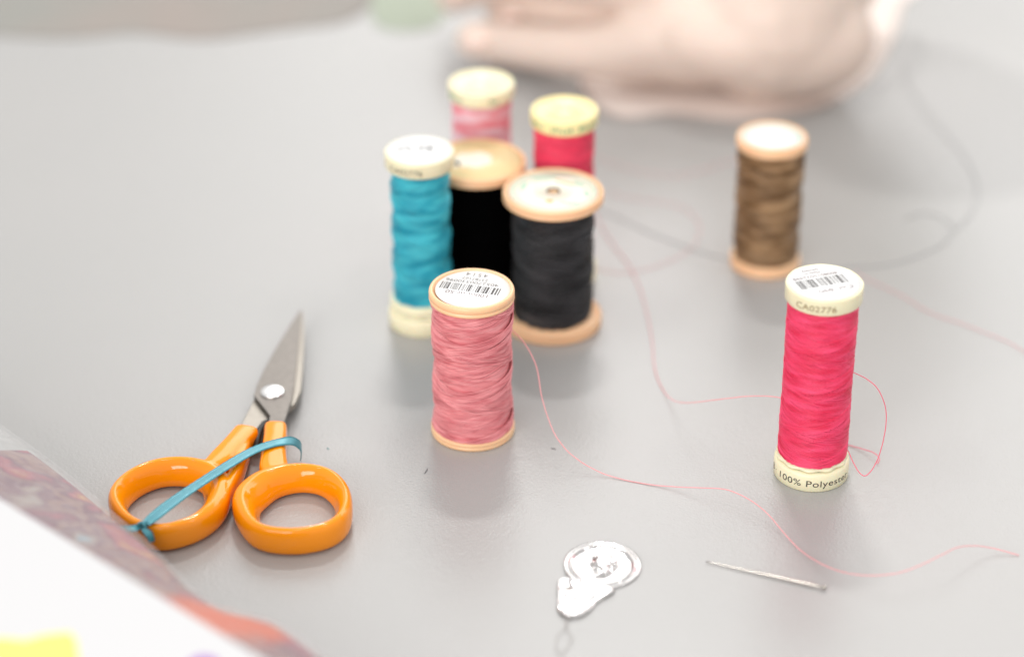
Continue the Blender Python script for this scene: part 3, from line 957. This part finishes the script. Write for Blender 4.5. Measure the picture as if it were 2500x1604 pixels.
# ------------------------------------------------------------ plastic bag of fabric with a white card on it
def fabric_mat():
    m = bpy.data.materials.new('printed_fabric'); m.use_nodes = True
    nt = m.node_tree; b = nt.nodes['Principled BSDF']; b.inputs['Roughness'].default_value = .75
    tc = nd(nt, 'ShaderNodeTexCoord')
    mp = nd(nt, 'ShaderNodeMapping'); mp.inputs['Scale'].default_value = (1, 1, .6)
    nt.links.new(tc.outputs['Object'], mp.inputs['Vector'])
    n = nd(nt, 'ShaderNodeTexNoise'); n.inputs['Scale'].default_value = 62; n.inputs['Detail'].default_value = 5; n.inputs['Distortion'].default_value = .35
    nt.links.new(mp.outputs[0], n.inputs['Vector'])
    cr = nd(nt, 'ShaderNodeValToRGB'); e = cr.color_ramp.elements
    e[0].position = .28; e[0].color = (.20, .30, .38, 1)
    e[1].position = .80; e[1].color = (.80, .70, .25, 1)
    for pos, c in [(.36, (.30, .24, .21, 1)), (.43, (.17, .09, .12, 1)), (.49, (.28, .18, .16, 1)), (.55, (.15, .065, .095, 1)), (.61, (.30, .08, .11, 1)), (.66, (.33, .14, .10, 1))]:
        q = e.new(pos); q.color = c
    nt.links.new(n.outputs['Fac'], cr.inputs[0])
    # orange cloth showing towards the near end
    sx = nd(nt, 'ShaderNodeSeparateXYZ'); nt.links.new(tc.outputs['Object'], sx.inputs[0])
    d = nd(nt, 'ShaderNodeVectorMath', operation='DISTANCE'); d.inputs[1].default_value = (.022, -.022, .018)
    n3 = nd(nt, 'ShaderNodeTexNoise'); n3.inputs['Scale'].default_value = 60
    ad = nd(nt, 'ShaderNodeMath', operation='MULTIPLY_ADD'); ad.inputs[1].default_value = .022; 
    nt.links.new(tc.outputs['Object'], d.inputs[0]); nt.links.new(tc.outputs['Object'], n3.inputs['Vector'])
    nt.links.new(n3.outputs['Fac'], ad.inputs[0]); nt.links.new(d.outputs['Value'], ad.inputs[2])
    mr = nd(nt, 'ShaderNodeMapRange'); mr.inputs[1].default_value = .022; mr.inputs[2].default_value = .028; mr.inputs[3].default_value = 1; mr.inputs[4].default_value = 0
    nt.links.new(ad.outputs[0], mr.inputs[0])
    mx = nd(nt, 'ShaderNodeMix', data_type='RGBA'); mx.inputs[7].default_value = (.55, .085, .02, 1)
    nt.links.new(mr.outputs[0], mx.inputs[0]); nt.links.new(cr.outputs[0], mx.inputs[6]); nt.links.new(mx.outputs[2], b.inputs['Base Color'])
    return m


def film_mat():
    m = bpy.data.materials.new('clear_plastic_film'); m.use_nodes = True
    nt = m.node_tree; out = nt.nodes['Material Output']; b = nt.nodes['Principled BSDF']
    b.inputs['Base Color'].default_value = (.8, .8, .79, 1); b.inputs['Roughness'].default_value = .10
    tr = nd(nt, 'ShaderNodeBsdfTransparent'); mx = nd(nt, 'ShaderNodeMixShader')
    lw = nd(nt, 'ShaderNodeLayerWeight'); lw.inputs['Blend'].default_value = .22
    mr = nd(nt, 'ShaderNodeMapRange'); mr.inputs[3].default_value = .05; mr.inputs[4].default_value = .50
    nt.links.new(lw.outputs['Facing'], mr.inputs[0])
    tc = nd(nt, 'ShaderNodeTexCoord'); n = nd(nt, 'ShaderNodeTexNoise'); n.inputs['Scale'].default_value = 160; n.inputs['Detail'].default_value = 3; n.inputs['Distortion'].default_value = 1.5
    nt.links.new(tc.outputs['Object'], n.inputs['Vector'])
    bp = nd(nt, 'ShaderNodeBump'); bp.inputs['Strength'].default_value = .9; bp.inputs['Distance'].default_value = .0015
    nt.links.new(n.outputs['Fac'], bp.inputs['Height']); nt.links.new(bp.outputs[0], b.inputs['Normal'])
    nt.links.new(mr.outputs[0], mx.inputs[0]); nt.links.new(tr.outputs[0], mx.inputs[1]); nt.links.new(b.outputs[0], mx.inputs[2])
    nt.links.new(mx.outputs[0], out.inputs[0])
    return m


M['fabric'] = fabric_mat(); M['film'] = film_mat()
M['card'] = mat('white_card', (.58, .58, .59), rough=.6)
M['yellow_print'] = mat('yellow_print', (.80, .72, .16), rough=.6); M['purple_print'] = mat('purple_print', (.32, .12, .45), rough=.6)
A_px = [(-260, 860, 12), (-120, 945, 12), (0, 1035, 12), (90, 1098, 12.5), (170, 1160, 12), (265, 1240, 11.5), (360, 1320, 12), (420, 1380, 12.5), (480, 1440, 13), (560, 1490, 14), (640, 1508, 14), (700, 1530, 14), (800, 1604, 13), (920, 1700, 12), (1050, 1800, 12)]
A = spline([at(*q) for q in A_px], 8)
UB = Vector((.743, -.669, 0)); NB = Vector((-.669, -.743, 0))
B0 = at(0, 1215, 40)
BO = Vector((-90, 470, 0))
bag = thing('plastic_bag', 'clear crinkled plastic bag of fabric scraps at the lower left corner', 'plastic bag', BO)
NA = len(A)
# matching points below the card edge
t0 = (A[0] - B0).dot(UB); t1 = (A[-1] - B0).dot(UB)


def bag_surface(inset, lift, zin, cols=26, wr=1.0, rows=None, seed=0.0):
    V, F = [], []
    rows = rows or range(NA)
    prof = []
    for i in rows:
        a_ = A[i]; b_ = B0 + UB * ((a_ - B0).dot(UB)); b_ = b_ + NB * 22; b_.z = zin
        # underside from the table up to the edge, then over the top to below the card
        inward = (Vector((b_.x, b_.y, 0)) - Vector((a_.x, a_.y, 0))).normalized()
        pts_ = [a_ + inward * (inset + 14), a_ + inward * (inset + 5), a_ + inward * (inset + 1.0), a_ + inward * inset]
        for q, z in zip(pts_, (.4, .9, a_.z * .55, a_.z - 1.2 + lift)):
            q.z = z
        row = list(pts_)
        L = (Vector((b_.x, b_.y, 0)) - Vector((a_.x, a_.y, 0))).length
        for k in range(1, cols):
            s = k / (cols - 1); q = (a_ + inward * inset).lerp(b_, s)
            q.z = (a_.z + lift) + (zin - a_.z) * min(1, (s * 1.25)) ** .8
            q.z += wr * (1.8 * noise.noise(Vector((q.x * .055, q.y * .055, seed))) + .8 * noise.noise(Vector((q.x * .16, q.y * .16, seed + 5)))) * min(1, s * 5)
            row.append(q)
        prof.append(row)
    m = len(prof[0])
    for row in prof:
        V += [(q.x - BO.x, q.y - BO.y, max(.2, q.z)) for q in row]
    for i in range(len(prof) - 1):
        for k in range(m - 1):
            F.append((i * m + k, (i + 1) * m + k, (i + 1) * m + k + 1, i * m + k + 1))
    return V, F


V, F = bag_surface(0, 0, 37.5, wr=1.1, seed=1.7)
mesh('film', V, F, M['film'], bag)
# welded seam along the edge
V, F = tube([(q.x - BO.x, q.y - BO.y, q.z - .5) for q in A], .35, 6)
mesh('seam', V, F, M['film'], bag)
# cloth inside: starts a little way in from the left end
first = next(i for i, q in enumerate(A) if q.x > at(90, 1100, 12.3).x)
V, F = bag_surface(.35, -.9, 35.0, wr=.7, rows=list(range(first, NA)), seed=4.0)
fo = mesh('fabric_scraps', V, F, M['fabric'])
fo.location = BO * MM
tag(fo, 'mauve, pink and orange fabric scraps inside the clear plastic bag', 'fabric')

# card
CO = B0 + NB * 70 + UB * 60
cdth = thing('white_card', 'thick white card lying on the plastic bag at lower left', 'card', (CO.x, CO.y, 0))
u0, u1, n1 = -90, 175, 190
for nm, zlo, zhi, mt in (('card_stack', 36.0, 39.6, M['card']),):
    bm = bmesh.new()
    c4 = [B0 + UB * u0, B0 + UB * u1, B0 + UB * u1 + NB * n1, B0 + UB * u0 + NB * n1]
    nseg = 30
    V, F = [], []
    for z in (zlo, zhi):
        for i in range(nseg + 1):
            f_ = i / nseg; q = B0 + UB * (u0 + (u1 - u0) * f_)
            sag = .6 * math.sin(f_ * 9)
            for n_ in (0, n1):
                r_ = q + NB * n_
                V.append((r_.x - CO.x, r_.y - CO.y, z + sag * 0))
    h_ = 2 * (nseg + 1)
    for i in range(nseg):
        a_ = 2 * i
        F.append((a_, a_ + 1, a_ + 3, a_ + 2)); F.append((h_ + a_, h_ + a_ + 2, h_ + a_ + 3, h_ + a_ + 1))
        F.append((a_, a_ + 2, h_ + a_ + 2, h_ + a_)); F.append((a_ + 1, h_ + a_ + 1, h_ + a_ + 3, a_ + 3))
    F.append((0, h_, h_ + 1, 1)); F.append((2 * nseg, 2 * nseg + 1, h_ + 2 * nseg + 1, h_ + 2 * nseg))
    bm.free()
    mesh(nm, V, F, mt, cdth, False)


def patch(pxs, z, material, name):
    V = []
    for u, v in pxs:
        q = at(u, v, z); V.append((q.x - CO.x, q.y - CO.y, z))
    return mesh(name, V, [tuple(range(len(V)))], material, cdth, False)


patch([(-80, 1700), (-60, 1562), (10, 1556), (60, 1562), (110, 1548), (170, 1542), (186, 1560), (196, 1640), (205, 1720)], 39.7, M['yellow_print'], 'yellow_printed_patch')
patch([(450, 1640), (462, 1612), (490, 1598), (525, 1604), (550, 1640), (520, 1680), (470, 1680)], 39.7, M['purple_print'], 'purple_printed_spot')


# ------------------------------------------------------------ the hand at the far side
def ellipsoid(c, r, rot=0, n=16):
    bm = bmesh.new(); bmesh.ops.create_uvsphere(bm, u_segments=n * 2, v_segments=n, radius=1)
    bm.verts.index_update()
    V = []
    for v in bm.verts:
        x, y, z = v.co.x * r[0], v.co.y * r[1], v.co.z * r[2]
        V.append((c[0] + x * math.cos(rot) - y * math.sin(rot), c[1] + x * math.sin(rot) + y * math.cos(rot), c[2] + z))
    F = [tuple(v.index for v in f.verts) for f in bm.faces]; bm.free()
    return V, F


def limb(pts, rads, n=8, sides=16):
    P_ = spline(pts, n); Rr = [q.x for q in spline([(r, 0, 0) for r in rads], n)]
    a_ = ellipsoid(P_[0], (Rr[0],) * 3, n=8); b_ = ellipsoid(P_[-1], (Rr[-1],) * 3, n=8)
    return join([tube(P_, Rr, sides), a_, b_])


HO = Vector((100, 850, 0))
ps = thing('person', 'blurred hand and forearm of a person resting on the far side of the table', 'person', HO)
T_ = lambda u, v, z: tuple(at(u, v - 10, z + 1))
cpal = at(1840, 62, 24)
parts = [
    ellipsoid(cpal, (40, 30, 20), .1), ellipsoid(at(1950, 104, 20), (28, 22, 19), .3), ellipsoid(at(1700, 88, 19), (30, 24, 17), 0), ellipsoid(at(1760, -8, 28), (36, 30, 18), 0),
    limb([T_(1880, 60, 26), T_(1960, -40, 34), T_(2020, -160, 48), T_(2060, -330, 70), T_(2120, -520, 96)], [29, 26, 27, 32, 38]),
    limb([T_(1680, 100, 20), T_(1540, 132, 16), T_(1400, 135, 12), T_(1270, 122, 9), T_(1160, 108, 8)], [16, 12, 9.0, 8.2, 7.2]),
    limb([T_(1660, 0, 32), T_(1500, -40, 38), T_(1340, -55, 36), T_(1200, -40, 26), T_(1110, -5, 17)], [13, 11, 10, 9, 7.6]),
    limb([T_(1680, 20, 18), T_(1520, 40, 12), T_(1350, 48, 9.5), T_(1230, 50, 8)], [12.5, 10, 8.5, 7.4]),
    limb([T_(1700, -60, 27), T_(1560, -85, 24), T_(1400, -95, 16), T_(1270, -85, 10)], [12, 10.4, 9.4, 8.2]),
    limb([T_(1730, -115, 24), T_(1610, -140, 20), T_(1490, -140, 13), T_(1390, -130, 8)], [11, 9.2, 8, 6.6]),
]
V, F = join(parts)
remeshed('hand_and_forearm', [(x - HO.x, y - HO.y, z) for x, y, z in V], F, 1.6, M['skin'], ps, 8, .5)
for u, v, z in [(1168, 102, 13), (1118, -16, 22), (1240, 44, 14), (1280, -92, 16), (1402, -138, 13)]:
    q = at(u, v - 10, z + 1)
    V, F = ellipsoid((q.x - HO.x, q.y - HO.y, z), (4.8, 4.2, 1.4), .1, 8); mesh('fingernail', V, F, M['nail'], ps)
V, F = limb([T_(2060, -330, 70), T_(2110, -500, 93), T_(2160, -640, 115)], [39, 46, 52])
mesh('sleeve', [(x - HO.x, y - HO.y, z) for x, y, z in V], F, M['sleeve'], ps)

def flat_cloth(name, edge, material, label, thick=.55, amp=1.0, pull=.5):
    """a thin, slightly rumpled piece of cloth lying on the table, outlined by its edge"""
    ring_ = spline([at(u, v, 0) for u, v in edge], 5, True)
    nr_ = 16; nn = len(ring_); cc = sum((q for q in ring_), Vector()) / nn
    V, F = [], []
    for lev in (1, 0):
        b0 = len(V)
        V.append((0, 0, .12 + lev * (.16 + thick)))
        for i in range(1, nr_ + 1):
            for q in ring_:
                p_ = cc.lerp(q, i / nr_)
                z = .12 + lev * (.16 + (1 - (i / nr_) ** 2) * thick + (1 - (i / nr_) ** 3) * (amp * 1.1 * max(0, noise.noise(Vector((p_.x * .04, p_.y * .07, 2)))) + amp * pull * max(0, noise.noise(Vector((p_.x * .1, p_.y * .12, 7))))))
                V.append((p_.x - cc.x, p_.y - cc.y, z))
        for k in range(nn):
            F.append((b0, b0 + 1 + k, b0 + 1 + (k + 1) % nn))
        for i in range(nr_ - 1):
            for k in range(nn):
                k2 = (k + 1) % nn; a_ = b0 + 1 + i * nn
                F.append((a_ + k, a_ + nn + k, a_ + nn + k2, a_ + k2))
    sz = 1 + nr_ * nn
    for k in range(nn):
        k2 = (k + 1) % nn; a_ = 1 + (nr_ - 1) * nn
        F.append((a_ + k, a_ + k2, sz + a_ + k2, sz + a_ + k))
    pc = mesh(name, V, F, material)
    pc.location = Vector((cc.x, cc.y, 0)) * MM
    return tag(pc, label, 'cloth')


flat_cloth('cloth', [(1240, -60), (1330, 60), (1400, 170), (1440, 250), (1520, 292), (1640, 280), (1780, 296), (1900, 286), (2010, 262), (2110, 205), (2170, 120), (2200, 20), (2180, -60)],
           mat('added_pink_cloth', (.90, .80, .745), rough=.6, var=.05, vscale=25), 'pale pinkish cloth added flat under the blurred hand', thick=.3, amp=.5)  # sheet added to soften the dark lower edge of the hand
flat_cloth('cloth', [(-220, -160), (-260, 60), (-60, 84), (150, 96), (330, 84), (500, 98), (700, 74), (830, 58), (900, 20), (920, -60), (880, -170), (500, -190), (100, -190)],
           mat('grey_sage_cloth', (.25, .255, .235), rough=.7, col2=(.29, .25, .225), vscale=14), 'blurred grey and brownish cloth lying at the far left of the table', thick=.8)
flat_cloth('cloth', [(925, -60), (905, 20), (925, 66), (1000, 78), (1070, 60), (1100, 0), (1080, -60)],
           mat('pale_green_cloth', (.36, .40, .32), rough=.8, var=.08, vscale=25), 'small blurred pale green cloth at the top between grey cloth and fingers', thick=.6)
